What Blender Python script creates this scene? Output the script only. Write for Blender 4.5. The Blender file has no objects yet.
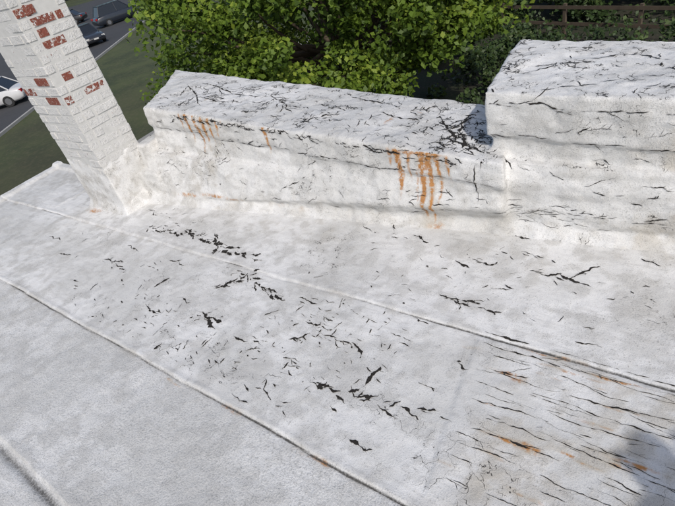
import bpy, bmesh, math, random
import numpy as np
from mathutils import Vector, Matrix
from mathutils.bvhtree import BVHTree
random.seed(7); rng=np.random.default_rng(7)
scn=bpy.context.scene; COL=scn.collection
scn.view_settings.view_transform='Standard'; scn.view_settings.look='None'; scn.view_settings.exposure=0

# ---------------------------------------------------------------- helpers
def link(o,parent=None):
    COL.objects.link(o)
    if parent: o.parent=parent
    return o
def empty(name,loc=(0,0,0)):
    o=bpy.data.objects.new(name,None); o.location=loc; return link(o)
def meshobj(name,v,f,mat=None,parent=None,smooth=False):
    me=bpy.data.meshes.new(name); me.from_pydata([tuple(map(float,a)) for a in v],[],[tuple(map(int,a)) for a in f]); me.update()
    if mat: me.materials.append(mat)
    if smooth: me.polygons.foreach_set('use_smooth',[True]*len(me.polygons))
    return link(bpy.data.objects.new(name,me),parent)
def np_mesh(name,V,F,mat=None,parent=None,smooth=True):
    me=bpy.data.meshes.new(name); k=F.shape[1]
    me.vertices.add(len(V)); me.vertices.foreach_set('co',V.astype(np.float32).ravel())
    me.loops.add(F.size); me.loops.foreach_set('vertex_index',F.astype(np.int32).ravel())
    me.polygons.add(len(F)); me.polygons.foreach_set('loop_start',np.arange(0,F.size,k,dtype=np.int32))
    me.polygons.foreach_set('loop_total',np.full(len(F),k,dtype=np.int32))
    me.update(calc_edges=True)
    if smooth: me.polygons.foreach_set('use_smooth',np.ones(len(F),dtype=bool))
    if mat: me.materials.append(mat)
    return link(bpy.data.objects.new(name,me),parent)
def h3(i,j,k,seed):
    n=(i*374761393+j*668265263+k*2147483647+seed*1274126177)&0xffffffff
    n=((n^(n>>13))*1274126177)&0xffffffff
    n=((n^(n>>16))*2246822519)&0xffffffff
    return ((n^(n>>15))&0xffffff)/float(0xffffff)
def vn(x,y,z,s,seed=0):
    x=np.asarray(x,float)*s+1000; y=np.asarray(y,float)*s+1000; z=np.asarray(z,float)*s+1000
    x,y,z=np.broadcast_arrays(x,y,z)
    i=np.floor(x).astype(np.int64); j=np.floor(y).astype(np.int64); k=np.floor(z).astype(np.int64)
    a=x-i;b=y-j;c=z-k; a=a*a*(3-2*a);b=b*b*(3-2*b);c=c*c*(3-2*c)
    r=0
    for di in (0,1):
        for dj in (0,1):
            for dk in (0,1):
                w=(a if di else 1-a)*(b if dj else 1-b)*(c if dk else 1-c)
                r=r+w*h3(i+di,j+dj,k+dk,seed)
    return r*2-1
def fbm(x,y,z,s,o=4,seed=0,g=.5):
    t=0;a=1.;n=0
    for q in range(o):
        t=t+a*vn(x,y,z,s*2**q,seed+q); n+=a; a*=g
    return t/n
def sst(a,b,x):
    t=np.clip((x-a)/(b-a),0,1); return t*t*(3-2*t)
def attr4(ob,name,arr):
    a=ob.data.attributes.new(name,'FLOAT_COLOR','POINT'); a.data.foreach_set('color',arr.astype(np.float32).ravel())
def attr1(ob,name,arr):
    a=ob.data.attributes.new(name,'FLOAT','POINT'); a.data.foreach_set('value',arr.astype(np.float32).ravel())
def tint(ob,x,y,z):
    n=len(x)
    a=.5+.55*fbm(x,y,z,1.5,6,301,.68); b=.5+.6*fbm(x,y,z,10,3,311,.72); c=.5+.6*fbm(x,y*6,z*3,8,3,321,.7); d=.5+.5*fbm(x,y,z,3,5,331,.65)
    attr4(ob,'tint',np.clip(np.stack([a,b,c,d],1),0,1))

class NT:
    def __init__(s,name):
        s.m=bpy.data.materials.new(name); s.m.use_nodes=True; s.t=s.m.node_tree; s.n=s.t.nodes
        s.b=s.n['Principled BSDF']; s.geo=None
    def new(s,t,**k):
        n=s.n.new(t)
        for a,b in k.items(): setattr(n,a,b)
        return n
    def set(s,i,v):
        if hasattr(v,'is_linked') : s.t.links.new(v,i)
        else:
            if isinstance(v,tuple) and len(v)==3 and i.type=='RGBA': v=v+(1,)
            i.default_value=v
    def obj(s):
        if not s.geo: s.geo=s.new('ShaderNodeTexCoord')
        return s.geo.outputs['Object']
    def noise(s,sc,det=4,rough=.55,vec=None,dist=0):
        n=s.new('ShaderNodeTexNoise'); s.set(n.inputs['Vector'],vec or s.obj()); n.inputs['Scale'].default_value=sc
        n.inputs['Detail'].default_value=det; n.inputs['Roughness'].default_value=rough; n.inputs['Distortion'].default_value=dist
        return n.outputs['Fac']
    def vor(s,sc,feat='F1',vec=None):
        n=s.new('ShaderNodeTexVoronoi',feature=feat); s.set(n.inputs['Vector'],vec or s.obj()); n.inputs['Scale'].default_value=sc
        return n.outputs['Distance']
    def ramp(s,v,a,b,c=0.,d=1.):
        n=s.new('ShaderNodeMapRange'); n.interpolation_type='SMOOTHSTEP'
        for i,x in enumerate((v,a,b,c,d)): s.set(n.inputs[i],x)
        return n.outputs[0]
    def math(s,op,a,b=0.):
        n=s.new('ShaderNodeMath',operation=op); s.set(n.inputs[0],a); s.set(n.inputs[1],b); return n.outputs[0]
    def mix(s,f,a,b):
        n=s.new('ShaderNodeMix',data_type='RGBA'); s.set(n.inputs[0],f); s.set(n.inputs[6],a); s.set(n.inputs[7],b); return n.outputs[2]
    def bump(s,h,dist,st=1.,prev=None):
        n=s.new('ShaderNodeBump'); s.set(n.inputs['Height'],h); n.inputs['Distance'].default_value=dist; s.set(n.inputs['Strength'],st)
        if prev: s.set(n.inputs['Normal'],prev)
        return n.outputs[0]
    def done(s,col,rough=.8,nrm=None,spec=None):
        s.set(s.b.inputs['Base Color'],col); s.set(s.b.inputs['Roughness'],rough)
        if nrm: s.set(s.b.inputs['Normal'],nrm)
        if spec is not None: s.b.inputs['Specular IOR Level'].default_value=spec
        return s.m
def simple(name,col,rough=.6,metal=0,var=.15,sc=8):
    m=NT(name); f=m.noise(sc,2)
    c2=tuple(max(0,x*(1-var)) for x in col); c1=tuple(min(1,x*(1+var)) for x in col)
    m.b.inputs['Metallic'].default_value=metal
    return m.done(m.mix(f,c2,c1),rough)

# ---------------------------------------------------------------- coating material (white elastomeric roof coating)
def coating():
    m=NT('white_roof_coating')
    A=m.new('ShaderNodeAttribute',attribute_name='masks'); sep=m.new('ShaderNodeSeparateColor'); m.set(sep.inputs[0],A.outputs['Color'])
    rust,grime_shade,tan=sep.outputs[0],sep.outputs[1],sep.outputs[2]; net=A.outputs['Alpha']
    T=m.new('ShaderNodeAttribute',attribute_name='tint'); s2=m.new('ShaderNodeSeparateColor'); m.set(s2.inputs[0],T.outputs['Color'])
    n1,n2,st,n5=s2.outputs[0],s2.outputs[1],s2.outputs[2],T.outputs['Alpha']
    R=m.new('ShaderNodeAttribute',attribute_name='rough').outputs['Fac']
    n3=m.noise(85,2,.75); n4=m.noise(260,0,.7)
    c=m.mix(m.ramp(n1,.33,.66),(.625,.62,.60),(.755,.75,.735))
    c=m.mix(m.math('MULTIPLY',m.ramp(n2,.46,.76),.5),c,(.49,.48,.455))
    c=m.mix(m.math('MULTIPLY',m.ramp(st,.5,.8),.30),c,(.47,.46,.44))
    c=m.mix(m.math('MULTIPLY',m.ramp(n5,.52,.74),.5),c,(.48,.47,.445))
    sp=m.ramp(n3,.57,.73); c=m.mix(m.math('MULTIPLY',sp,m.ramp(n5,.35,.6,.25,.65)),c,(.26,.255,.24))
    sp2=m.ramp(n4,.60,.72); c=m.mix(m.math('MULTIPLY',sp2,m.ramp(n2,.3,.65,.15,.5)),c,(.22,.215,.2))
    pit=m.math('MULTIPLY',m.ramp(m.math('ADD',n3,m.math('MULTIPLY',n4,.5)),.70,.88),R); c=m.mix(m.math('MULTIPLY',pit,.45),c,(.3,.3,.29))
    c=m.mix(m.math('MULTIPLY',R,.22),c,(.52,.52,.51))
    c=m.mix(m.math('MULTIPLY',tan,m.ramp(n2,.25,.7,0,.8)),c,(.45,.385,.28))
    rn=m.ramp(m.noise(34,2,.7),.3,.62)
    rv=m.math('MULTIPLY',rust,m.math('ADD',rn,.35))
    rc=m.mix(n3,(.60,.28,.06),(.28,.10,.025))
    c=m.mix(m.ramp(rv,.10,.95,0,.92),c,rc)
    vm=m.new('ShaderNodeVectorMath',operation='MULTIPLY_ADD'); wn=m.new('ShaderNodeTexNoise'); m.set(wn.inputs['Vector'],m.obj()); wn.inputs['Scale'].default_value=15; wn.inputs['Detail'].default_value=2
    m.set(vm.inputs[0],wn.outputs['Color']); vm.inputs[1].default_value=(.15,.15,.15); m.set(vm.inputs[2],m.obj())
    e=m.vor(10,'DISTANCE_TO_EDGE',vm.outputs[0])
    thr=m.math('MULTIPLY',m.math('MULTIPLY',net,m.ramp(n2,.42,.72)),.07)
    hair=m.math('LESS_THAN',e,thr)
    c=m.mix(m.math('MULTIPLY',hair,.88),c,(.035,.033,.03))
    g=m.math('MULTIPLY',grime_shade,m.math('ADD',m.math('MULTIPLY',m.ramp(n3,.3,.6),.35),.75))
    c=m.mix(m.ramp(g,.1,.9,0,.95),c,(.055,.052,.047))  # darkens the base colour: dirt plus painted seam shadow lines
    hh=m.math('ADD',m.math('MULTIPLY',n3,m.math('ADD',m.math('MULTIPLY',R,.5),.4)),m.math('MULTIPLY',n4,.14))
    hh=m.math('ADD',hh,m.math('MULTIPLY',n2,.9))
    b=m.bump(hh,.008,.75)
    return m.done(c,.75,b,.3)
COAT=coating()
def blackmat():
    m=NT('exposed_tar'); n=m.noise(90,2,.7)
    return m.done(m.mix(n,(.012,.011,.010),(.045,.04,.035)),.8,None,.2)
TAR=blackmat()

# ---------------------------------------------------------------- roof heightfield
SEAM_A=lambda x:1.775+.018*(x+3)/3.0
SEAM_B=lambda x:.775-.012*(x+3)
SEAM_C=lambda x:-.075+0*x
def H(x,y):
    x=np.asarray(x,float);y=np.asarray(y,float)
    z=.012*fbm(x,y,0*x,.9,3,5)+.0045*fbm(x,y,0*x,5,3,9)+.0012*fbm(x,y,0*x,26,2,12)
    z=z+.002*fbm(x*.35,y,0*x,16,2,13)
    wob=.012*fbm(x,0*x,0*x,1.7,3,21)+.003*fbm(x,0*x,0*x,11,2,22)
    bv=.6+.5*fbm(x,0*x,0*x,2.6,3,23)
    for fn,st,bead,bw in ((SEAM_A,.008,.0035,.018),(SEAM_B,.012,.006,.016),(SEAM_C,.014,.003,.03),(lambda x:-.99+0*x,.01,.006,.02),(lambda x:-1.9+0*x,.01,.006,.02)):
        d=y-(fn(x)+wob)
        z=z+st*(sst(-.008,.002,d)-.5)+bead*bv*np.exp(-((d-.014)/bw)**2)
        z=z-.003*np.exp(-((d+.014)/.008)**2)
    d=y-(SEAM_C(x)+wob); z=z-.014*np.exp(-((d+.045)/.028)**2)
    xx=x+.76+.13*(y-1.2)+.02*fbm(y,0*y,0*y,3,3,31)
    inp=sst(.80,.84,y)*(1-sst(1.74,1.78,y))
    z=z+inp*.005*sst(-.01,.01,xx)
    for x0 in (-5.95,):
        z=z+.008*np.exp(-((x-x0-.1*(y-2))/.025)**2)*sst(1.8,1.9,y)
    z=z+.03*sst(-7.10,-7.16,x)
    z=z+.03*sst(2.50,2.54,y)*sst(-4.6,-5.3,x)
    return z
RUST=[
(-5.25,1.95,.11,.05,.9),(-.51,1.77,.10,.010,.7),(-.60,1.575,.09,.012,.8),(-.54,1.555,.04,.018,.7),(-.45,1.21,.12,.011,.85),(-.37,1.235,.05,.016,.8),(.05,1.33,.11,.010,.8),
(-.02,1.30,.05,.012,.5),(-1.89,.745,.08,.015,.7),(-1.23,.73,.10,.013,.6),(-.84,1.67,.07,.012,.3),(-.39,1.78,.15,.010,.6),(-.12,1.74,.14,.009,.7),(-.3,1.70,.2,.008,.5),(-.2,1.25,.13,.008,.6),
(-.62,1.36,.06,.008,.6),(-.15,1.45,.16,.007,.55),(-.5,1.12,.06,.008,.5),(-.3,1.0,.1,.008,.5),(-.68,.98,.04,.01,.4),(-2.4,.73,.12,.010,.4),(-.45,1.64,.12,.006,.5),(-.1,1.58,.16,.006,.5),(-.2,1.66,.1,.006,.4)]
rx=np.concatenate([np.arange(-7.25,-5.0,.022),np.arange(-5.0,.6,.0125),np.arange(.6,4.21,.05)])
ry=np.concatenate([np.arange(-4.2,-.3,.06),np.arange(-.3,3.36,.0125)])
extra=[]
for s in (1.78,.77,-.075): extra+=list(np.arange(s-.07,s+.06,.005))
ry=np.unique(np.round(np.concatenate([ry,extra]),4)); ry=ry[np.concatenate([[True],np.diff(ry)>.003])]
X,Y=np.meshgrid(rx,ry); Z=H(X,Y)
nx,ny=len(rx),len(ry)
V=np.stack([X.ravel(),Y.ravel(),Z.ravel()],1)
I=np.arange(nx*ny).reshape(ny,nx)
Fq=np.stack([I[:-1,:-1].ravel(),I[:-1,1:].ravel(),I[1:,1:].ravel(),I[1:,:-1].ravel()],1)
cx=X[:-1,:-1].ravel(); cy=Y[:-1,:-1].ravel()
Fq=Fq[~((cy>2.60)&(cx<-4.75))]
building=empty('flat_roof_building')
roof=np_mesh('roof_surface',V,Fq,COAT,building)
x,y=V[:,0],V[:,1]; zz=0*x
tint(roof,x,y,zz)
rust=np.zeros(len(x))
for a,b,r1,r2,am in RUST:
    dx=x-a; dy=y-b-.016*fbm(x,zz,zz,9,2,41+int(abs(a)*50))
    rust=np.maximum(rust,am*np.exp(-(dx/r1)**2-(dy/r2)**2))
rust*=(.45+.9*np.clip(fbm(x,y,zz,22,3,44)+.5,0,1))
wob=.012*fbm(x,zz,zz,1.7,3,21)+.003*fbm(x,zz,zz,11,2,22)
grime_shade=np.zeros(len(x))
dA=y-(SEAM_A(x)+wob); gA=np.exp(-((dA+.010)/.006)**2)
grime_shade+=gA*np.clip(.30+sst(-1.0,-.6,x)*.8+.8*fbm(x,zz,zz,2,3,51),0,1.2)
dB=y-(SEAM_B(x)+wob); grime_shade+=np.exp(-((dB+.011)/.006)**2)*np.clip(.75+.5*fbm(x,zz,zz,2.4,3,52)+.3*sst(-2,-1,x),0,1.1)  # thin shadow line under the seam B lip, painted into the colour
grime_shade+=.22*np.exp(-((dB+.03)/.022)**2)*np.clip(.4+fbm(x,y,zz,3,3,57),0,1)
dC=y-(SEAM_C(x)+wob); grime_shade+=np.exp(-((dC+.045)/.026)**2)*np.clip(.50+.3*fbm(x,y,zz,2.4,4,53),0,.75)  # broad shadow line along seam C, painted dark in the valley
xx=x+.76+.13*(y-1.2)+.02*fbm(y,zz,zz,3,3,31); inp=sst(.80,.84,y)*(1-sst(1.74,1.78,y))
grime_shade+=.3*inp*np.exp(-((xx+.006)/.007)**2)*np.clip(.5+fbm(x,y,zz,8,2,54),0,1)
grime_shade+=.25*np.exp(-((x+7.1)/.03)**2)
tan=.5*inp*sst(-.74,-.5,x)*np.clip(.55+fbm(x*.4,y,zz,5,4,61),0,1)
tan+=.15*np.clip(fbm(x,y,zz,1.1,4,62),0,1)
tan+=.15*np.exp(-((y-2.45)/.28)**2)*np.clip(.4+fbm(x,y,zz,3,3,63),0,1)+.4*np.exp(-((x-.05)/.2)**2-((y-2.9)/.2)**2)
tan+=.9*np.clip(rust*1.2,0,.5)
for d in (dA,dB): tan+=.25*np.exp(-((d+.02)/.03)**2)*np.clip(.4+fbm(x,y,zz,6,2,64),0,1)
net=.35*inp*np.clip(fbm(x,y,zz,1.2,3,71)+.15,0,1)+.3*sst(1.85,2.0,y)*np.clip(fbm(x,y,zz,1.4,3,72),0,1)+.2*inp*sst(-.7,-.4,x)*np.clip(fbm(x,y*2,zz,2,3,73)+.1,0,1)
attr4(roof,'masks',np.stack([np.clip(rust,0,1),np.clip(grime_shade,0,1),np.clip(tan,0,1),np.clip(net,0,1)],1))
rgh=.85*(1-sst(-.02,.02,y-SEAM_B(x)+.0))
attr1(roof,'rough',rgh)

# ---------------------------------------------------------------- parapet
def hull(bm,pts):
    vs=[bm.verts.new(p) for p in pts]; bmesh.ops.convex_hull(bm,input=vs)
L0=dict(foot=(-4.63,2.24),tf=(-4.54,2.62),tb=(-5.34,3.72),zt=.92)
L1=dict(foot=(-1.00,2.71),tf=(-.98,2.68),tb=(-1.2,3.50),zt=.60)
R0_=dict(foot=(-1.08,2.69),tf=(-1.154,2.83),tb=(-1.24,3.81),zt=1.0)
R1_=dict(foot=(2.6,3.10),tf=(2.6,3.00),tb=(2.6,3.80),zt=.78)
bm=bmesh.new()
def wall(a,b,cop,over,swell):
    P=[]
    for q,e in ((a,0),(b,0)):
        tf,tb,z=q['tf'],q['tb'],q['zt']
        P+=[(tf[0],tf[1],z),(tb[0],tb[1],z-.01),(tf[0],tf[1]-.004,z-cop),(tb[0],tb[1],z-cop-.01)]
    hull(bm,P)
    P=[]
    for i,q in enumerate((a,b)):
        tf,tb,f,z=q['tf'],q['tb'],q['foot'],q['zt']; ex=(.018,-.0)[i]
        yb=f[1]+.10
        P+=[(tf[0]+ex,tf[1]+over,z-cop+.03),(tb[0]+ex,tb[1]-.04,z-cop+.03),(f[0]+ex,max(yb,tf[1]-.02 if tf[1]-yb<.12 else yb),-.25),(tb[0]+ex,tb[1]-.04,-.25)]
    hull(bm,P)
    P=[]
    for i,q in enumerate((a,b)):
        tf,tb,f,z=q['tf'],q['tb'],q['foot'],q['zt']; ex=(.03,0)[i]
        ym=f[1]+(tf[1]-f[1])*.62
        P+=[(f[0]+ex,ym+.0,z*.56),(f[0]+ex,ym-swell,z*.44),(f[0]+ex,f[1]+.07,.08),(f[0]+ex,tb[1]-.2,z*.5),(f[0]+ex,tb[1]-.2,.08)]
    hull(bm,P)
    P=[]
    for i,q in enumerate((a,b)):
        tf,tb,f,z=q['tf'],q['tb'],q['foot'],q['zt']
        P+=[(f[0],f[1]-.05,-.06),(f[0],f[1]-.03,.008),(f[0],f[1]+.04,.06),(f[0],f[1]+.13,.19),(f[0],f[1]+.4,.19),(f[0],f[1]+.4,-.06)]
    hull(bm,P)
wall(L0,L1,.19,.020,.03)
wall(R0_,R1_,.30,.024,.03)
hull(bm,[(x_,y_,z_) for x_,y_ in ((-4.78,2.30),(-4.42,2.36),(-4.42,2.9),(-4.8,2.9)) for z_ in (-.2,.34)])
hull(bm,[(-4.74,2.42,.3),(-4.50,2.44,.3),(-4.5,2.9,.3),(-4.8,2.9,.3),(-4.72,2.46,.58),(-4.52,2.48,.6),(-4.52,2.9,.6),(-4.78,2.9,.58)])
hull(bm,[(-4.72,1.98,-.05),(-4.60,2.10,-.05),(-4.55,2.5,-.05),(-4.8,2.5,-.05),(-4.72,2.03,.12),(-4.70,2.5,.2),(-4.8,2.5,.2)])
me=bpy.data.meshes.new('parapet_rough'); bm.to_mesh(me); bm.free()
tmp=bpy.data.objects.new('tmp',me); COL.objects.link(tmp)
md=tmp.modifiers.new('r','REMESH'); md.mode='VOXEL'; md.voxel_size=.0135
md=tmp.modifiers.new('s','SMOOTH'); md.factor=.5; md.iterations=11
dg=bpy.context.evaluated_depsgraph_get(); ev=tmp.evaluated_get(dg); pm=bpy.data.meshes.new_from_object(ev); 
bpy.data.objects.remove(tmp)
n=len(pm.vertices); co=np.zeros(n*3,np.float32); pm.vertices.foreach_get('co',co); co=co.reshape(-1,3).astype(float)
no=np.zeros(n*3,np.float32); pm.vertices.foreach_get('normal',no); no=no.reshape(-1,3)
x,y,z=co.T
d=.026*fbm(x,y,z,2.0,3,101)+.014*fbm(x,y,z*1.5,7,3,102)+.003*fbm(x,y,z,32,2,103)
d+=.012*np.abs(no[:,1])*fbm(x*.25,y*.3,z,13,3,104)
d-=.020*np.clip(fbm(x,y,z,5,3,105)-.2,0,1)*(no[:,2]>.4)
co=co+no*d[:,None]
pm.vertices.foreach_set('co',co.astype(np.float32).ravel()); pm.update()
pm.polygons.foreach_set('use_smooth',[True]*len(pm.polygons))
pm.materials.clear(); pm.materials.append(COAT); pm.name='parapet_wall'
par=bpy.data.objects.new('parapet_wall',pm); link(par)
x,y,z=co.T; zz=0*x
tint(par,x,y,z)
ztL=lambda x:.92+(x+4.54)*(.60-.92)/(3.56)
ztR=lambda x:1.0+(x+1.154)*(.78-1.0)/3.75
onR=x>-1.14
zt=np.where(onR,ztR(x),ztL(x))
front=sst(.2,.7,-no[:,1])
top=sst(.6,.9,no[:,2])*(z>.45)
side=sst(.85,.6,no[:,2])*(no[:,1]<.2)
rust=np.zeros(n)
for xs,w,z0,z1,am in [(-4.02,.016,.9,.64,.7),(-3.92,.020,.9,.56,.9),(-3.82,.022,.9,.48,1.),(-3.73,.024,.89,.52,1.),(-3.64,.018,.88,.56,.9),(-3.55,.016,.86,.60,.7),(-3.47,.012,.86,.68,.5),(-2.98,.018,.80,.50,.9),(-2.93,.012,.79,.62,.5),
    (-1.80,.016,.66,.44,.6),(-1.73,.026,.66,.24,.95),(-1.65,.016,.66,.34,.7),(-1.56,.026,.655,.06,1.),(-1.50,.020,.65,.01,1.),(-1.43,.018,.645,.22,.9),(-1.36,.014,.64,.40,.7),(-1.60,.010,.5,.2,.6),
    (-.02,.03,.92,.66,.7),(.06,.03,.9,.5,.8)]:
    xs2=xs+.022*fbm(z,zz,zz,5,3,int(abs(xs)*100))
    ww=w*(.5+.7*np.clip((z-z1)/(z0-z1),0,1))
    s_=np.exp(-((x-xs2)/ww)**2)*sst(z1-.04,z1+.14,z)*sst(z0+.03,z0-.03,z)*side
    rust=np.maximum(rust,am*s_)
for a,b,c,r1,r3,am in [(-4.05,0,.13,.16,.02,.8),(-3.7,0,.15,.18,.018,.9),(-3.45,0,.13,.12,.02,.5),(-2.95,0,.10,.12,.03,.3),(-2.7,0,.08,.1,.03,.25),(-1.5,0,.02,.07,.05,.6),(-1.55,0,.63,.2,.015,.6),(-3.78,0,.86,.22,.015,.5)]:
    rust=np.maximum(rust,am*np.exp(-((x-a)/r1)**2-((z-c)/r3)**2)*np.where(c>.4,side,(no[:,1]<.3)))
for a,b,r1,r2,am in [(-2.0,3.05,.025,.07,.7),(-1.85,3.25,.07,.010,.5),(-4.0,3.0,.02,.05,.5)]:
    rust=np.maximum(rust,am*np.exp(-((x-a)/r1)**2-((y-b)/r2)**2)*(z>.5)*(no[:,2]>.5))
rust*=(.5+.9*np.clip(fbm(x,y,z*.4,24,3,144)+.5,0,1))
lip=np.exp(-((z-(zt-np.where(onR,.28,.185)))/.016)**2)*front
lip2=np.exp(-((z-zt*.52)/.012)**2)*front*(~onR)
grime_shade=.4*lip*np.clip(.1+fbm(x,zz,z,4,3,151),0,1)+.2*lip2*np.clip(.1+fbm(x,zz,z,4,3,152),0,1)
grime_shade+=.6*np.exp(-((z-(zt-.01))/.02)**2)*front*np.clip(fbm(x,y,z,9,3,153)-.0,0,1)
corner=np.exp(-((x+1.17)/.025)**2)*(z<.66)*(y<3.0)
grime_shade+=.5*corner*np.clip(.2+fbm(x,y,z,10,2,156),0,1)  # darker in patches down the corner where the two walls meet
grime_shade+=.16*front*np.clip(fbm(x,y,z*.35,4,4,157),0,1)
tan=.15*np.clip(fbm(x,y,z,2,4,161)+.1,0,1)+.7*np.clip(rust,0,.6)+.1*front*np.exp(-((z-.1)/.12)**2)
for a,w,am in ((-3.75,.25,.4),(-1.55,.25,.4),(-.0,.22,.8)): tan+=am*np.exp(-((x-a)/w)**2)*front*np.clip(.4+fbm(x*3,y,z,3,3,162),0,1)
net=top*(.32+.7*np.exp(-((x+1.4)/.3)**2)+.9*np.clip(fbm(x,y,z,1.5,3,171),0,1))+.5*front*np.clip(fbm(x,y,z,2,3,172)+.1,0,1)
attr4(par,'masks',np.stack([np.clip(rust,0,1),np.clip(grime_shade,0,1),np.clip(tan,0,1),np.clip(net,0,1)],1))
attr1(par,'rough',.25*np.ones(n))

# ---------------------------------------------------------------- cracks in the coating (slivers of exposed tar)
bvh=BVHTree.FromPolygons([Vector(c) for c in co],[tuple(p.vertices) for p in pm.polygons])
def map_roof(u,v): return (u,v,float(H(u,v))+.0035)
def map_top(u,v):
    h=bvh.ray_cast(Vector((u,v,1.6)),Vector((0,0,-1)))
    if h[0] is None or h[0].z<.35 or h[1].z<.3: return None
    return tuple(h[0]+h[1]*.004)
def map_face(u,v):
    h=bvh.ray_cast(Vector((u,1.2,v)),Vector((0,1,0)))
    if h[0] is None: return None
    return tuple(h[0]+h[1]*.004)
class Cr:
    def __init__(s): s.v=[];s.f=[]
    def strip(s,p0,p1,w,mp,jag=.12,branch=.35,taper=.6,depth=0):
        p0=np.array(p0,float);p1=np.array(p1,float); L=np.linalg.norm(p1-p0)
        if L<1e-4: return
        n=max(5,int(L/.009)); t=np.linspace(0,1,n+1); d=(p1-p0)/L; q=np.array([-d[1],d[0]])
        off=np.zeros(n+1); wn_=np.zeros(n+1); ph=random.random()*100
        for fr,am in ((1.6,1.),(4,.45),(9,.2),(19,.12)):
            off+=am*vn(ph+fr*t,fr,0,1.,3)
        fl=L/.03
        wn_=vn(ph+fl*t,7.,0,1.,5)*.7+vn(ph+fl*2.7*t,9.,0,1.,6)*.45
        off*=jag*min(L,.35)*np.sin(np.pi*t)**.5
        prev=None; bl=[]
        for i in range(n+1):
            c=p0+d*(L*t[i])+q*off[i]
            ww=w*(math.sin(math.pi*min(max(t[i],.0),1.))**taper)*max(.12,.75+float(wn_[i]))+.0003
            k1=random.uniform(.3,.7)
            a=c+q*ww*k1; b=c-q*ww*(1-k1)
            A=mp(float(a[0]),float(a[1])); B=mp(float(b[0]),float(b[1]))
            if A is None or B is None: prev=None; continue
            k=(s.add(A),s.add(B))
            if prev and (Vector(A)-Vector(s.v[prev[0]])).length<.06: s.f.append((prev[0],prev[1],k[1],k[0]))
            prev=k
            if depth<2 and random.random()<branch*1.8/n and 0<i<n: bl.append(c)
        for c in bl:
            ang=random.choice((-1,1))*random.uniform(.4,1.1); dd=np.array([d[0]*math.cos(ang)-d[1]*math.sin(ang),d[0]*math.sin(ang)+d[1]*math.cos(ang)])
            s.strip(c,c+dd*L*random.uniform(.15,.4),w*.6,mp,jag,branch*.5,taper,depth+1)
    def torn(s,p0,p1,w,mp,dens=1.):
        p0=np.array(p0,float);p1=np.array(p1,float); L=np.linalg.norm(p1-p0); d=(p1-p0)/L; q=np.array([-d[1],d[0]])
        t=0.
        while t<L:
            l=random.uniform(.05,.15); c=p0+d*t+q*random.gauss(0,.011); an=random.gauss(0,.3)
            dd=d*math.cos(an)+q*math.sin(an)
            s.strip(c,c+dd*l,w*random.uniform(.6,1.25),mp,.16,.5,.5)
            if random.random()<.7*dens:
                c2=c+q*random.gauss(0,.03)+d*random.uniform(-.02,.04); l2=random.uniform(.02,.07); a2=random.gauss(0,.6)
                s.strip(c2,c2+(d*math.cos(a2)+q*math.sin(a2))*l2,w*random.uniform(.25,.6),mp,.14,.2)
            t+=l*random.uniform(.5,.95)
    def add(s,p): s.v.append(p); return len(s.v)-1
    def make(s,name,parent): return meshobj(name,s.v,s.f,TAR,parent)
S="""-419,190,-369,194;-372,200,-334,189;-337,204,-304,185;-316,192,-269,188;-450,214,-425,208;-235,265,-224,258;-209,252,-195,246;-190,263,-179,255;-162,252,-147,247;-121,234,-109,230;-111,239,-95,237;-94,271,-82,270;-73,239,-54,238;-56,243,-36,235;-49,238,-36,255;-42,281,-32,281;-117,199,-89,198;-107,201,-99,193;-90,216,-78,218;-35,191,-22,192;-84,255,-68,253;-17,269,-6,265;-421,139,-391,136;-428,107,-416,109;-333,130,-329,144;-317,112,-302,111;-393,106,-394,115;-280,149,-259,174;-251,168,-220,159;-242,163,-230,158;-277,172,-242,163;-272,125,-252,124;-264,124,-245,117;-275,85,-274,92;-254,94,-257,102;-228,118,-214,118;-189,130,-178,140;-188,146,-167,149;-173,142,-152,142;-149,144,-138,138;-125,120,-123,135;-156,109,-138,110;-137,109,-118,116;-132,117,-126,111;-113,116,-91,120;-106,114,-102,120;-195,83,-181,82;-115,89,-103,88;-124,177,-112,174;-87,155,-78,152;-183,117,-170,118;-136,101,-130,99;-301,130,-286,130;-220,141,-212,150;-207,164,-190,164;-209,113,-202,117;-122,155,-114,154;-99,134,-89,134;-80,120,-73,119;-416,162,-394,159;-488,128,-467,130;-536,143,-511,143;-351,161,-329,160"""
WIDE={0:.030,1:.04,2:.04,3:.038,8:.028,13:.018,22:.022,24:.020,27:.034,28:.028,30:.02,31:.030,32:.024,34:.022,36:.018,39:.024,40:.024,41:.026,42:.026,44:.020,47:.018,33:.020,16:.016,17:.016,14:.016,9:.018,10:.018,12:.016}
TORN={0,1,2,3,22,27,28,30,31,41,42,44,37,38,16,12}
roofcr=Cr()
for i,s in enumerate(S.split(';')):
    a=[int(q)/100 for q in s.split(',')]
    if i in TORN: roofcr.torn(a[:2],a[2:],WIDE.get(i,.016)*.72,map_roof)
    else: roofcr.strip(a[:2],a[2:],WIDE.get(i,.011),map_roof,jag=.14,branch=.4 if (i in WIDE and i not in (47,33,40,34,24,32)) else .12)
S2="""-78,173,-37,171;-38,175,12,169;-75,154,-34,159;-29,157,13,165;-70,136,-38,140;-35,144,10,148;-64,120,-24,123;-21,136,-1,134;-8,123,7,120;-68,157,-49,161;-51,122,-31,125;-10,150,14,153;-72,147,-52,146;-60,128,-30,131;-40,166,-5,163;-66,111,-40,113;-30,112,0,110;-70,166,-50,168;-30,131,5,128;-45,151,-5,150"""
for s in S2.split(';'):
    a=[int(q)/100 for q in s.split(',')]
    a[3]=a[1]+(a[3]-a[1])*.6
    roofcr.strip(a[:2],a[2:],random.uniform(.004,.0075),map_roof,jag=.06,branch=.12,taper=.4)
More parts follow.
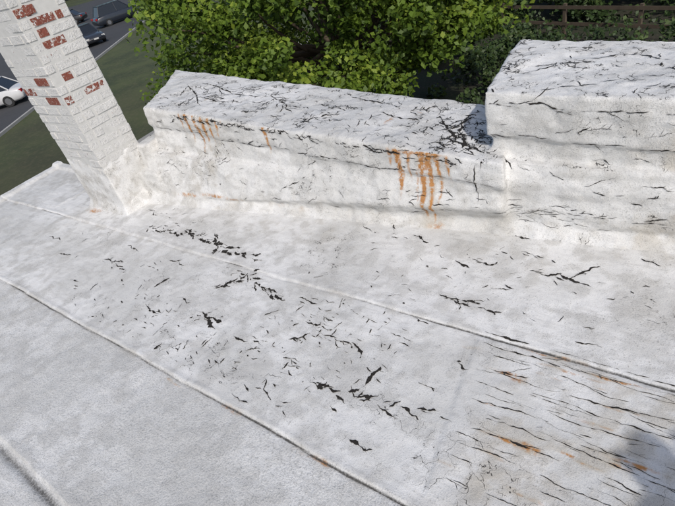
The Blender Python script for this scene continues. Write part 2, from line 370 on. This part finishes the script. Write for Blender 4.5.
for i in range(420):
    u=random.gauss(-2.1,.95); v=random.uniform(.85,1.72)
    if u<-5.5 or u>-.78: continue
    if float(vn(u,v,0,2.2,77))<-.15: continue
    L=random.uniform(.012,.06)*(1+.9*(random.random()<.15)); an=random.choice((random.gauss(0,.25),random.gauss(-.25,.3),random.gauss(1.4,.4)))
    roofcr.strip((u,v),(u+L*math.cos(an),v+L*math.sin(an)),random.uniform(.0022,.0095),map_roof,jag=.12,branch=.15,taper=.7)
for i in range(190):
    u=random.uniform(-4.4,.5); v=random.uniform(1.84,2.55)
    if float(vn(u,v,0,1.8,78))<0: continue
    L=random.uniform(.015,.07); an=random.gauss(0,.6)
    roofcr.strip((u,v),(u+L*math.cos(an),v+L*math.sin(an)),random.uniform(.002,.008),map_roof,jag=.15,branch=.2)
for i in range(90):
    u=random.uniform(-.72,.5); v=random.uniform(.85,1.76); L=random.uniform(.03,.20)
    roofcr.strip((u,v),(u+L,v+random.gauss(0,.008)),random.uniform(.0015,.004),map_roof,jag=.05,branch=.05,taper=.4)
roofcr.strip((-.80,1.802),(-.55,1.807),.014,map_roof,jag=.02,branch=0,taper=.5)
u=-.42
while u<.5:
    l=random.uniform(.06,.2); roofcr.strip((u,1.806+random.gauss(0,.003)),(u+l,1.808+random.gauss(0,.003)),random.uniform(.004,.010),map_roof,jag=.02,branch=.0,taper=.4); u+=l*1.1
roofcr.make('roof_cracks',building)
topcr=Cr()
T="""-483,354,-404,342;-565,401,-454,328;-383,368,-317,322;-298,345,-259,329;-275,363,-208,337;-221,327,-179,315;-167,326,-137,284;-145,290,-112,273;-145,331,-130,277;-154,282,-132,299;-131,270,-115,286;-290,303,-259,321;-540,406,-393,363;-196,332,-179,344;-382,319,-360,329;-136,318,-121,300"""
def plan(a):
    u,v=a
    for _ in range(6):
        k=(2.2-.01-float(ztL(u)))/1.54; u,v=a[0]*k,a[1]*k
    return (u,v)
for i,s in enumerate(T.split(';')):
    a=[int(q)/100 for q in s.split(',')]
    topcr.strip(plan(a[:2]),plan(a[2:]),.013 if i not in (6,7,8) else .020,map_top,jag=.16,branch=1.4,taper=.4)
Q="""-69,346,-43,356;-83,330,-67,342;-104,318,-83,330;-43,356,-24,347;-55,307,-31,313;-84,294,-53,300;-81,360,-67,363"""
for i,s in enumerate(Q.split(';')):
    a=[int(q)/100 for q in s.split(',')]
    topcr.strip(a[:2],a[2:],.011 if i in (0,1,2) else .007,map_top,jag=.16,branch=.7,taper=.4)
for i in range(260):
    if random.random()<.82: s_=random.random(); u=-4.6+s_*3.5; v=random.uniform(2.66,3.5)
    else: u=random.uniform(-1.1,.8); v=random.uniform(2.85,3.7)
    L=random.uniform(.03,.13); an=random.gauss(0,.6) if random.random()<.6 else random.gauss(1.57,.5)
    topcr.strip((u,v),(u+L*math.cos(an),v+L*math.sin(an)),random.uniform(.002,.0085),map_top,jag=.18,branch=.5)
for i in range(46):
    u=random.gauss(-1.42,.19); v=random.uniform(2.72,3.3); L=random.uniform(.03,.13); an=random.uniform(0,6.28)
    topcr.strip((u,v),(u+L*math.cos(an),v+L*math.sin(an)),random.uniform(.004,.012),map_top,jag=.2,branch=.6)
u=-4.45
while u<-1.25:
    L=random.uniform(.06,.3)
    topcr.strip((u,float(ztL(u))-.185+random.gauss(0,.008)),(u+L,float(ztL(u+L))-.185+random.gauss(0,.008)),random.uniform(.003,.009),map_face,jag=.06,branch=.25,taper=.35); u+=L*random.uniform(.8,1.4)
for off,lo,hi,gp in ((.07,.004,.010,1.1),(.285,.004,.009,1.2)):
    u=-1.12
    while u<.8:
        L=random.uniform(.08,.35)
        topcr.strip((u,float(ztR(u))-off+random.gauss(0,.008)),(u+L,float(ztR(u+L))-off+random.gauss(0,.008)),random.uniform(lo,hi),map_face,jag=.07,branch=.35,taper=.35); u+=L*random.uniform(.8,gp*1.3)
for i in range(70):
    u=random.uniform(-4.2,-1.3); zc=float(ztL(u))-.015-random.random()*.03
    topcr.strip((u,zc),(u+random.uniform(.03,.16),zc-random.uniform(0,.04)),random.uniform(.003,.011),map_face,jag=.15,branch=.45)
for i in range(180):
    u=random.uniform(-4.4,.8); R_=u>-1.1; zt_=float(ztR(u) if R_ else ztL(u)); v=random.uniform(.1,zt_-.05); L=random.uniform(.02,.13); an=random.gauss(0,.35)
    topcr.strip((u,v),(u+L*math.cos(an),v+L*math.sin(an)),random.uniform(.0015,.0065),map_face,jag=.12,branch=.3)
for i in range(30):
    u=random.gauss(-.75,.22); v=random.gauss(.20,.035); L=random.uniform(.04,.14); an=random.gauss(0,.2)
    topcr.strip((u,v),(u+L*math.cos(an),v+L*math.sin(an)),random.uniform(.0015,.004),map_face,jag=.1,branch=.3)
topcr.strip((-1.16,.3),(-1.165,.58),.008,map_face,jag=.08,branch=.1)
topcr.make('parapet_cracks',par)

# ---------------------------------------------------------------- building body
def brickmat(name,c1,c2,mort,sc=4.2):
    m=NT(name); g=m.new('ShaderNodeNewGeometry'); sx=m.new('ShaderNodeSeparateXYZ'); m.set(sx.inputs[0],g.outputs['Position'])
    cb=m.new('ShaderNodeCombineXYZ'); m.set(cb.inputs[0],m.math('ADD',sx.outputs[0],sx.outputs[1])); m.set(cb.inputs[1],sx.outputs[2])
    b=m.new('ShaderNodeTexBrick'); m.set(b.inputs['Vector'],cb.outputs[0]); b.inputs['Scale'].default_value=sc
    b.inputs['Color1'].default_value=c1+(1,); b.inputs['Color2'].default_value=c2+(1,); b.inputs['Mortar'].default_value=mort+(1,); b.inputs['Mortar Size'].default_value=.02
    b.inputs['Row Height'].default_value=.31; b.inputs['Brick Width'].default_value=.9
    return m.done(m.mix(m.math('MULTIPLY',m.noise(5),.4),b.outputs['Color'],(.12,.09,.08)),.85,m.bump(b.outputs['Fac'],-.008))
BR=brickmat('red_brick_wall',(.28,.10,.07),(.20,.075,.05),(.35,.32,.28))
def box(name,a,b,mat,parent,bev=0):
    bm=bmesh.new(); bmesh.ops.create_cube(bm,size=1); 
    for v in bm.verts: v.co=Vector([a[i]+(v.co[i]+.5)*(b[i]-a[i]) for i in range(3)])
    if bev: bmesh.ops.bevel(bm,geom=bm.edges[:],offset=bev,segments=2,affect='EDGES')
    me=bpy.data.meshes.new(name); bm.to_mesh(me); bm.free(); me.materials.append(mat)
    return link(bpy.data.objects.new(name,me),parent)
box('walls',(-7.2,-4.15,-3.6),(4.15,2.57,-.06),BR,building)
box('walls_north',(-4.72,2.573,-3.6),(2.55,3.44,-.08),BR,building)
TRIM=simple('metal_trim',(.5,.5,.48),.5,.3)
box('edge_flashing',(-7.27,-4.22,-.16),(-7.20,2.62,.02),TRIM,building,.004)
box('edge_flashing_back',(-7.198,2.585,-.16),(-5.42,2.64,.02),TRIM,building,.004)

# ---------------------------------------------------------------- chimney of painted bricks
def chim_mat():
    m=NT('painted_brick'); A=m.new('ShaderNodeAttribute',attribute_name='expo').outputs['Fac']
    n=m.noise(22,4,.75); n2=m.noise(7,3); n3=m.noise(60,2,.7)
    e=m.ramp(m.math('ADD',A,m.math('MULTIPLY',m.math('SUBTRACT',n,.5),1.7)),.50,.56)
    p=m.mix(n2,(.55,.545,.525),(.71,.70,.68)); p=m.mix(m.math('MULTIPLY',m.ramp(n3,.55,.7),.5),p,(.33,.31,.28))
    br=m.mix(n2,(.27,.085,.055),(.17,.055,.042)); br=m.mix(m.ramp(n3,.55,.7),br,(.42,.33,.28))
    b=m.bump(m.math('ADD',m.math('MULTIPLY',n,1.),m.math('MULTIPLY',n3,.5)),.012,.9)
    return m.done(m.mix(e,p,br),.78,b,.25)
CM=chim_mat()
chim=empty('brick_chimney')
cx0,cx1,cy0,cy1,ch=-5.39,-4.71,2.03,2.50,2.75
bm=bmesh.new(); lay=bm.verts.layers.float.new('expo')
def brick(a,b,ex,jit=.0055):
    r=bmesh.ops.create_cube(bm,size=1); vs=r['verts']; j=[random.uniform(-jit,jit) for _ in range(3)]
    for v in vs:
        v.co=Vector([a[i]+(v.co[i]+.5)*(b[i]-a[i])+j[i]+random.uniform(-.003,.003) for i in range(3)]); v[lay]=ex
    es=list({e for v in vs for e in v.link_edges})
    r=bmesh.ops.bevel(bm,geom=es,offset=.011,segments=3,affect='EDGES')
    for v in r['verts']: v[lay]=ex
hc=.092; nC=int(ch/hc)
EXP=[(2.42,1.28),(2.22,1.47),(2.20,1.93),(2.42,1.84),(2.12,1.75),(2.10,2.2),(2.35,2.3),(2.2,2.5),(2.08,1.56),(2.30,1.66),(2.08,2.02)]
def expo_side(yc,zc):
    e=0.05+random.random()*.22
    for a,b in EXP:
        if abs(yc-a)<.12 and abs(zc-b)<hc*.5: e=random.uniform(.6,.9)
    return e
for k in range(nC):
    z0=k*hc; z1=z0+hc-.006; off=(k%2)*.12
    xs=np.arange(cx0-.24+off,cx1+.2,.24)
    for xa in xs:
        a=max(xa,cx0); b=min(xa+.234,cx1)
        if b-a<.04: continue
        xc=(a+b)/2; e=.08+random.random()*.2
        if z0>1.15 and random.random()<.24: e=random.uniform(.55,.9)
        brick((a,cy0,z0),(b,cy0+.09,z1),e); brick((a,cy1-.09,z0),(b,cy1,z1),.15+.7*(random.random()<.15))
    ys=np.arange(cy0+.09-(.24-off),cy1,.24)
    for ya in ys:
        a=max(ya,cy0+.094); b=min(ya+.234,cy1-.002)
        if b-a<.03: continue
        e=expo_side((a+b)/2,z0+hc/2)
        brick((cx1-.09,a,z0),(cx1+.001,b,z1),e)
        if min(b,cy1-.094)-a>.03: brick((cx0-.001,a,z0),(cx0+.09,min(b,cy1-.094),z1),.15+.7*(random.random()<.15))
me=bpy.data.meshes.new('brick_stack'); bm.to_mesh(me); bm.free(); me.materials.append(CM)
bs=link(bpy.data.objects.new('brick_stack',me),chim)
core=box('mortar_core',(cx0+.004,cy0+.004,0),(cx1-.004,cy1-.004,ch-.01),simple('painted_mortar',(.58,.575,.55),.8,0,.15,20),chim)
box('crown',(cx0-.05,cy0-.05,ch),(cx1+.05,cy1+.05,ch+.09),simple('concrete_cap',(.4,.39,.37),.85),chim,.012)
bm=bmesh.new()
e_=.010
hull(bm,[(x_,y_,z_) for x_ in (cx0-e_,cx1+e_) for y_ in (cy0-e_,cy1+e_) for z_ in (-.05,.62)])
hull(bm,[(cx0-.09,cy0-.09,-.05),(cx1+.09,cy0-.09,-.05),(cx1+.09,cy1+.06,-.05),(cx0-.09,cy1+.06,-.05),(cx0-e_,cy0-e_,.11),(cx1+e_,cy0-e_,.11),(cx1+e_,cy1+e_,.11),(cx0-e_,cy1+e_,.11)])
me=bpy.data.meshes.new('sk'); bm.to_mesh(me); bm.free(); t_=bpy.data.objects.new('t_',me); COL.objects.link(t_)
md=t_.modifiers.new('r','REMESH'); md.mode='VOXEL'; md.voxel_size=.012
md=t_.modifiers.new('s','SMOOTH'); md.factor=.5; md.iterations=6
dg=bpy.context.evaluated_depsgraph_get(); sm=bpy.data.meshes.new_from_object(t_.evaluated_get(dg)); bpy.data.objects.remove(t_)
n=len(sm.vertices); c2=np.zeros(n*3,np.float32); sm.vertices.foreach_get('co',c2); c2=c2.reshape(-1,3).astype(float)
nn=np.zeros(n*3,np.float32); sm.vertices.foreach_get('normal',nn); nn=nn.reshape(-1,3)
a_,b_,z_=c2.T; c2=c2+nn*(.008*fbm(a_,b_,z_,6,3,201)+.003*fbm(a_,b_,z_,25,2,202)-.03*sst(.35,.62,z_)*np.clip(fbm(a_,b_,z_,5,3,203)+.5,0,1))[:,None]
sm.vertices.foreach_set('co',c2.astype(np.float32).ravel()); sm.polygons.foreach_set('use_smooth',[True]*len(sm.polygons)); sm.materials.clear(); sm.materials.append(COAT)
sk=link(bpy.data.objects.new('coating_skirt',sm),chim); tint(sk,a_,b_,z_)
attr4(sk,'masks',np.stack([np.zeros(n),np.zeros(n),.15*np.ones(n),.1*np.ones(n)],1)); attr1(sk,'rough',.2*np.ones(n))

# ---------------------------------------------------------------- ground
GZ=-3.6
def ground_mat():
    m=NT('grass_ground'); n=m.noise(.35,4,.65); n2=m.noise(6,4,.7); n3=m.noise(.06,2)
    c=m.mix(m.ramp(n,.35,.65),(.030,.044,.015),(.062,.078,.026)); c=m.mix(m.math('MULTIPLY',m.ramp(n2,.45,.7),.55),c,(.11,.10,.05)); c=m.mix(m.math('MULTIPLY',m.ramp(n3,.5,.65),.4),c,(.06,.05,.03))
    return m.done(c,.95)
G=meshobj('ground',[(-1500,-1500,GZ),(1500,-1500,GZ),(1500,1500,GZ),(-1500,1500,GZ)],[(0,1,2,3)],ground_mat())
cl=[]
def asph():
    m=NT('asphalt'); n=m.noise(.5,4,.6); n2=m.noise(30,2,.7)
    c=m.mix(n,(.035,.036,.039),(.065,.065,.067)); c=m.mix(m.math('MULTIPLY',m.ramp(n2,.5,.7),.35),c,(.10,.10,.10)); return m.done(c,.85)
AS=asph()
e1=Vector((-9.5,12.6,0)).normalized(); e2=Vector((-12.6,-9.5,0)).normalized(); O=Vector((-28,8.7,0))
def lot(a,b): return O+e1*a+e2*b
def quad(name,a0,a1,b0,b1,z,mat,parent=None):
    P=[lot(a0,b0),lot(a1,b0),lot(a1,b1),lot(a0,b1)]
    return meshobj(name,[(p.x,p.y,z) for p in P],[(0,1,2,3)],mat,parent)
park=quad('parking_lot',-40,70,0.15,60,GZ+.006,AS)
CONC=simple('concrete_kerb',(.36,.35,.33),.85,0,.2,3)
P=[]
for a in (-40,70):
    for b in (0,.16):
        p=lot(a,b); P+=[(p.x,p.y,GZ-.05),(p.x,p.y,GZ+.13)]
bm=bmesh.new(); hull(bm,P); me=bpy.data.meshes.new('kerb'); bm.to_mesh(me); bm.free(); me.materials.append(CONC); link(bpy.data.objects.new('kerb',me))
PAINT=simple('white_line_paint',(.35,.35,.34),.7,0,.3,4)
ml=empty('parking_lines')
for i in range(-8,22,1):
    quad('bay_line',i*2.8-.05,i*2.8+.05,20,25,GZ+.011,PAINT,ml)
def strip(name,p,q,w,z,mat):
    p=Vector(p);q=Vector(q);d=(q-p).normalized();nrm=Vector((-d.y,d.x,0))*w/2
    return meshobj(name,[tuple(p-nrm)[:2]+(z,),tuple(q-nrm)[:2]+(z,),tuple(q+nrm)[:2]+(z,),tuple(p+nrm)[:2]+(z,)],[(0,1,2,3)],mat)
strip('footpath',(-14.5,-30,0),(-17.5,40,0),2.2,GZ+.006,simple('concrete_path',(.3,.29,.27),.9,0,.2,2))
def mulch_shade():
    m=NT('shaded_mulch'); n=m.noise(.6,4,.7); n2=m.noise(14,4,.75)
    c=m.mix(m.ramp(n,.4,.62),(.020,.030,.011),(.034,.030,.019)); c=m.mix(m.ramp(n2,.5,.68),c,(.06,.055,.035)); return m.done(c,.95)
strip('mulch_shade_bed',(-14,17,0),(14,17,0),22,GZ+.010,mulch_shade())  # ground sheet of mulch with the trees' shade put into its dark colour

# ---------------------------------------------------------------- foliage
def leafmat(name,c1,c2,c3,tr=.35):
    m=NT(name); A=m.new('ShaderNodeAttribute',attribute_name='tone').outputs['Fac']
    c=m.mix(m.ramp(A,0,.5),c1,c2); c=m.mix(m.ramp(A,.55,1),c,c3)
    m.set(m.b.inputs['Base Color'],c); m.b.inputs['Roughness'].default_value=.5; m.b.inputs['Specular IOR Level'].default_value=.25
    if tr:
        t=m.new('ShaderNodeBsdfTranslucent'); m.set(t.inputs[0],c); x=m.new('ShaderNodeMixShader'); x.inputs[0].default_value=tr
        m.t.links.new(m.b.outputs[0],x.inputs[1]); m.t.links.new(t.outputs[0],x.inputs[2]); m.t.links.new(x.outputs[0],m.n['Material Output'].inputs[0])
    return m.m
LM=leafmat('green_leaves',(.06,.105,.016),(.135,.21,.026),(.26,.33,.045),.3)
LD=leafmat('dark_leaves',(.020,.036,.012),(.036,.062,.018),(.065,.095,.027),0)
def leaves(name,clumps,per,size,mat,parent=None,seed=1,flat=.7):
    r=np.random.default_rng(seed); Cn=np.array([c[:3] for c in clumps]); Rr=np.array([c[3] for c in clumps])
    idx=np.repeat(np.arange(len(clumps)),per); N=len(idx)
    g=r.normal(size=(N,3)); g/=np.linalg.norm(g,axis=1)[:,None]; rad=r.random(N)**.45
    p=Cn[idx]+g*(rad*Rr[idx])[:,None]*np.array([1,1,flat])
    nrm=r.normal(size=(N,3))*.6+np.array([.35,-.4,.8]); nrm/=np.linalg.norm(nrm,axis=1)[:,None]
    a=np.cross(nrm,r.normal(size=(N,3))); a/=np.linalg.norm(a,axis=1)[:,None]; b=np.cross(nrm,a)
    s=(size*r.uniform(.55,1.35,N))[:,None]
    q=np.stack([p-a*s*.55,p+b*s*.38+nrm*s*.12-a*s*.05,p+a*s*.6-nrm*s*.05,p-b*s*.38+nrm*s*.12-a*s*.05],1)
    V=q.reshape(-1,3); F=np.arange(N*4).reshape(N,4)
    o=np_mesh(name,V,F,mat,parent,False)
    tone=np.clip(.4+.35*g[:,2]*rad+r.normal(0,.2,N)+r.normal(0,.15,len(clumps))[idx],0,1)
    attr1(o,'tone',np.repeat(tone,4)); return o
BARK=simple('bark',(.10,.075,.05),.9,0,.4,12)
def limb(vs,fs,p,q,r0,r1,seg=8,bend=.1):
    p=Vector(p);q=Vector(q); n=5; d=(q-p); L=d.length; d.normalize(); u=d.orthogonal().normalized(); w=d.cross(u); base=len(vs)
    jx,jy=random.uniform(-bend,bend)*L,random.uniform(-bend,bend)*L
    for i in range(n+1):
        t=i/n; c=p+(q-p)*t+u*jx*math.sin(math.pi*t)+w*jy*math.sin(math.pi*t); r=r0+(r1-r0)*t
        for k in range(seg):
            a=2*math.pi*k/seg; vs.append(tuple(c+u*r*math.cos(a)+w*r*math.sin(a)))
    for i in range(n):
        for k in range(seg): fs.append((base+i*seg+k,base+i*seg+(k+1)%seg,base+(i+1)*seg+(k+1)%seg,base+(i+1)*seg+k))
def tree(name,loc,cz,rad,n,per,size,mat,seed):
    random.seed(seed); T=empty(name,(0,0,0)); x0,y0=loc; vs=[];fs=[]
    limb(vs,fs,(x0,y0,GZ-.1),(x0+.1,y0,cz-rad[2]*.45),.26,.19,10,.03)
    cl=[]
    for i in range(n):
        while True:
            g=Vector((random.gauss(0,1),random.gauss(0,1),random.gauss(0,1))).normalized()
            if g.z>-.75: break
        rr=random.uniform(.45,1.)**.6
        lump=.82+.3*float(vn(g.x*1.6,g.y*1.6,g.z*1.6,1,seed))
        p=Vector((x0+g.x*rad[0]*rr*lump,y0+g.y*rad[1]*rr*lump,cz+g.z*rad[2]*rr*lump))
        cl.append((p.x,p.y,p.z,random.uniform(.28,.68)*rad[0]/4.4))
    for c in cl[::5]:
        s=(x0+random.uniform(-.1,.1),y0,cz-rad[2]*random.uniform(.2,.55)); m=Vector(s).lerp(Vector(c[:3]),.5)+Vector((0,0,-.2))
        limb(vs,fs,s,m,.085,.05,6); limb(vs,fs,m,c[:3],.05,.012,5)
    meshobj('trunk_and_limbs',vs,fs,BARK,T,True)
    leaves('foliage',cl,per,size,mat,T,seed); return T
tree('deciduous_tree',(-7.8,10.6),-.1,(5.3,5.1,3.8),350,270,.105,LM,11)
tree('deciduous_tree.001',(-9.0,24.5),-.2,(4.2,4.2,3.4),120,110,.2,LD,12)
tree('deciduous_tree.002',(2.5,24.5),-.8,(4.8,4.6,3.4),120,120,.2,LD,13)
tree('deciduous_tree.003',(-3.6,23.5),-.8,(4.4,4.6,3.3),130,120,.19,LD,15)
cl=[(random.uniform(-13,9),random.uniform(19,22.5),GZ+random.uniform(.1,1.5),random.uniform(.5,1.0)) for _ in range(120)]
leaves('hedge',cl,150,.15,LD,None,21)
cl=[]
for i in range(170):
    u=random.uniform(-9,4.5); cl.append((u,14.5-.33*(u+2)+random.gauss(0,1.5),GZ+random.uniform(.05,.8),random.uniform(.3,.7)))
leaves('undergrowth',cl,110,.12,LD,None,25)
cl=[]
for i in range(110):
    t=i/110; ang=math.radians(85+130*t+random.uniform(-1,1)); R_=random.uniform(125,150)
    for k in range(4): cl.append((R_*math.cos(ang)+random.gauss(0,3),R_*math.sin(ang)+random.gauss(0,3),GZ+random.uniform(1,9),random.uniform(2.5,4.5)))
leaves('distant_tree_line',cl,40,1.6,LD,None,22)

# ---------------------------------------------------------------- wooden fence
WOOD=simple('weathered_wood',(.10,.075,.052),.85,0,.4,6)
fence=empty('wooden_fence'); p=Vector((-9.0,19.6,0)); q=Vector((5,15.0,0)); d=(q-p).normalized(); Lf=(q-p).length; ang=math.atan2(d.y,d.x)
s=0
while s<Lf:
    c=p+d*s; o=box('post',(-.05,-.05,0),(.05,.05,1.1),WOOD,fence,.006); o.location=(c.x,c.y,GZ); o.rotation_euler=(0,0,ang+random.uniform(-.03,.03)); s+=2.4
for h in (.5,1.0):
    c=(p+q)/2; o=box('rail',(-Lf/2,-.075,h-.055),(Lf/2,-.055,h+.055),WOOD,fence,.004); o.location=(c.x,c.y,GZ); o.rotation_euler=(0,0,ang)

# ---------------------------------------------------------------- cars
GLASS=simple('car_glass',(.02,.024,.03),.08,0,.1,2); TYRE=simple('tyre_rubber',(.02,.02,.02),.8); RIM=simple('alloy_rim',(.4,.4,.42),.35,.9)
LAMP=simple('headlamp',(.6,.6,.58),.15); TAIL=simple('tail_lamp',(.35,.02,.02),.2)
def paintmat(name,c): 
    m=simple(name,c,.28,0,.05); m.node_tree.nodes['Principled BSDF'].inputs['Coat Weight'].default_value=.5; return m
def car(name,loc,rot,paint,L=4.6,W=1.82,Hh=1.48,suv=False):
    C=empty(name)
    hb=.92 if not suv else 1.05
    st=[(-.5,.45,.62,.80),(-.485,.30,.80,.90),(-.44,.24,hb-.06,.96),(-.30,.20,hb,1.),(0,.19,hb-.02,1.),(.22,.20,hb-.03,1.),(.36,.22,hb-.13,.98),(.45,.26,hb-.20,.93),(.487,.32,hb-.30,.86),(.5,.42,.58,.78)]
    vs=[];fs=[]
    for t,z0,z1,w in st:
        hw=W/2*w; zm=(z0+z1)/2
        for a,b in ((-.88,z0),(-1,z0+.10),(-1.0,zm),(-.97,z1-.10),(-.90,z1),(-.5,z1+.03),(0,z1+.04),(.5,z1+.03),(.90,z1),(.97,z1-.10),(1.0,zm),(1,z0+.10),(.88,z0)):
            vs.append((t*L,a*hw,b))
    m_=13
    for i in range(len(st)-1):
        for k in range(m_): fs.append((i*m_+k,(i+1)*m_+k,(i+1)*m_+(k+1)%m_,i*m_+(k+1)%m_))
    fs.append(tuple(range(m_))); fs.append(tuple(range(len(vs)-1,len(vs)-1-m_,-1)))
    body=meshobj('body',vs,fs,paint,C,True); 
    xr=(-.43 if suv else -.36)*L; xf=.20*L; rb=(-.36 if suv else -.22)*L; rf=.04*L
    vs=[]; 
    for (x_,z_,w_) in ((xr,hb-.03,.88),(rb,Hh-.03,.70),(rf,Hh-.02,.70),(xf,hb-.05,.88)):
        vs+=[(x_,-W/2*w_,z_),(x_,W/2*w_,z_)]
    gh=meshobj('window_glass',vs,[(0,2,3,1),(2,4,5,3),(4,6,7,5),(0,6,4,2),(1,3,5,7),(0,1,7,6)],GLASS,C)
    box('roof_panel',(rb-.03,-W/2*.69,Hh-.035),(rf+.03,W/2*.69,Hh+.02),paint,C,.02)
    for sy in (-1,1):
        for (xa,za,wa),(xb,zb,wb) in (((xr,hb-.03,.885),(rb,Hh-.02,.705)),((xf,hb-.05,.885),(rf,Hh-.02,.705)),((-.07*L,hb,.90),(-.07*L,Hh-.02,.71))):
            v_=[];f_=[]; limb(v_,f_,(xa,sy*W/2*wa,za),(xb,sy*W/2*wb,zb),.04,.035,6,0); meshobj('pillar',v_,f_,paint,C)
        for xw in (-.29*L,.31*L):
            for nm,rr,wd,mt,yo in (('tyre',.33,.21,TYRE,0),('rim',.21,.22,RIM,.004)):
                bm=bmesh.new(); bmesh.ops.create_cone(bm,cap_ends=True,segments=28,radius1=rr,radius2=rr,depth=wd,matrix=Matrix.Translation((xw,sy*(W/2-.10+yo),.33))@Matrix.Rotation(math.pi/2,4,'X'))
                bmesh.ops.bevel(bm,geom=[e for e in bm.edges if len(e.link_faces)==2 and any(len(f.verts)>4 for f in e.link_faces)],offset=.02,segments=2,affect='EDGES')
                me=bpy.data.meshes.new(nm); bm.to_mesh(me); bm.free(); me.materials.append(mt); link(bpy.data.objects.new(nm,me),C)
        box('headlamp',(.455*L,sy*W*.36-.14,hb-.38),(.492*L,sy*W*.36+.14,hb-.25),LAMP,C,.02)
        box('tail_lamp',(-.497*L,sy*W*.37-.12,hb-.30),(-.465*L,sy*W*.37+.12,hb-.12),TAIL,C,.02)
        box('door_mirror',(xf-.25,sy*(W/2+.07)-.08,hb),(xf-.13,sy*(W/2+.07)+.08,hb+.12),paint,C,.03)
    box('number_plate',(.495*L,-.2,.45),(.503*L,.2,.56),LAMP,C,.003)
    C.location=loc; C.rotation_euler=(0,0,rot); return C
ra=math.atan2(e2.y,e2.x)
zc=GZ+.006
car('parked_car',(-44.0,23.6,zc),ra+math.pi/2+.7,paintmat('dark_grey_paint',(.03,.033,.04)),4.7,1.85,1.5)
car('parked_suv',(-50.5,31.5,zc),math.atan2(e1.y,e1.x)-.9,paintmat('dark_blue_paint',(.02,.025,.035)),5.4,2.0,1.85,True)
car('parked_car.001',(-34.9,11.2,zc),ra+.1,paintmat('white_paint',(.6,.6,.6)),4.7,1.85,1.5)
car('parked_car.002',(-64,33,zc),ra,paintmat('black_paint',(.02,.02,.022)),4.6,1.85,1.5)
car('parked_suv.001',(-52,14,zc),ra,paintmat('silver_paint',(.4,.41,.42)),4.8,1.9,1.7,True)

# ---------------------------------------------------------------- photographer standing on the roof, right of the view (casts the shadow)
SKIN=simple('skin',(.45,.27,.19),.5,0,.06); CLOTH=simple('work_shirt',(.08,.12,.2),.9,0,.2,30)
def skin(name,joints,edges,radii,mat,parent):
    me=bpy.data.meshes.new(name); me.from_pydata(joints,edges,[]); o=link(bpy.data.objects.new(name,me),parent)
    md=o.modifiers.new('skin','SKIN'); 
    for i,r in enumerate(radii): me.skin_vertices[0].data[i].radius=(r,r) if not isinstance(r,tuple) else r
    me.skin_vertices[0].data[0].use_root=True
    s_=o.modifiers.new('sub','SUBSURF'); s_.levels=2; s_.render_levels=2; me.materials.append(mat); return o
per=empty('photographer')
J=[(0,0,.95),(0,0,1.12),(0,0,1.30),(0,.0,1.44),(0,.01,1.52),(0,.02,1.60),(0,.02,1.70),
 (-.19,0,1.42),(-.27,.04,1.14),(-.14,.28,1.24),(.19,0,1.42),(.27,.04,1.14),(.12,.28,1.24),
 (-.10,0,.90),(-.12,.03,.50),(-.13,-.02,.09),(-.14,.13,.045),(.10,0,.90),(.12,.03,.50),(.13,-.02,.09),(.14,.13,.045)]
E=[(0,1),(1,2),(2,3),(3,4),(4,5),(5,6),(3,7),(7,8),(8,9),(3,10),(10,11),(11,12),(0,13),(13,14),(14,15),(15,16),(0,17),(17,18),(18,19),(19,20)]
Rd=[(.16,.12),(.15,.11),(.17,.12),(.11,.09),.06,.095,.08,.07,.05,.032,.07,.05,.032,.10,.07,.05,.04,.10,.07,.05,.04]
skin('clothed_body',J,E,Rd,CLOTH,per)
for sx,w in ((-1,J[9]),(1,J[12])):
    w=Vector(w); jj=[tuple(w),tuple(w+Vector((0,.05,.02))),tuple(w+Vector((0,.09,.035)))]; ee=[(0,1),(1,2)]; rr=[.028,.036,.034]
    for k in range(4):
        b=len(jj); o_=Vector((-.03+.02*k,.09,.035)); ln=(.07,.08,.075,.06)[k]
        jj+=[tuple(w+o_),tuple(w+o_+Vector((0,ln*.5,.02))),tuple(w+o_+Vector((0,ln*.8,-.01)))]; ee+=[(2,b),(b,b+1),(b+1,b+2)]; rr+=[.010,.009,.008]
    b=len(jj); jj+=[tuple(w+Vector((-sx*.04,.06,.02))),tuple(w+Vector((-sx*.055,.10,.03)))]; ee+=[(1,b),(b,b+1)]; rr+=[.012,.009]
    skin('hand',jj,ee,rr,SKIN,per)
per.location=(1.36,.33,.01); per.rotation_euler=(0,0,math.radians(45))

# ---------------------------------------------------------------- light
sd=Vector((.767,-.65,0)).normalized(); el=math.radians(44); sun_dir=Vector((sd.x*math.cos(el),sd.y*math.cos(el),math.sin(el)))
sl=bpy.data.lights.new('sun','SUN'); sl.energy=2.35; sl.angle=math.radians(1.2); sl.color=(1,.955,.90)
so=link(bpy.data.objects.new('sun',sl)); so.rotation_euler=(-sun_dir).to_track_quat('-Z','Y').to_euler(); so.location=(20,-20,30)
W=bpy.data.worlds.new('World'); scn.world=W; W.use_nodes=True; nt=W.node_tree
sky=nt.nodes.new('ShaderNodeTexSky'); sky.sky_type='NISHITA'; sky.sun_disc=False; sky.sun_elevation=el; sky.sun_rotation=math.atan2(sd.x,sd.y); sky.dust_density=2.2
nt.links.new(sky.outputs[0],nt.nodes['Background'].inputs[0]); nt.nodes['Background'].inputs[1].default_value=.12

# ---------------------------------------------------------------- camera
cam=bpy.data.cameras.new('camera'); co_=link(bpy.data.objects.new('camera',cam)); cam.sensor_width=36; cam.lens=36*487/675; cam.clip_end=4000; cam.clip_start=.05
Fv=Vector((-0.56199043,0.58195812,-0.58778525)); Rv=Vector((0.80568349,0.54596555,-0.22977324)); Uv=Vector((-0.18719209,0.60269923,0.77570146))
M=Matrix((Rv,Uv,-Fv)).transposed().to_4x4(); M.translation=(0,0,2.2); co_.matrix_world=M
scn.camera=co_
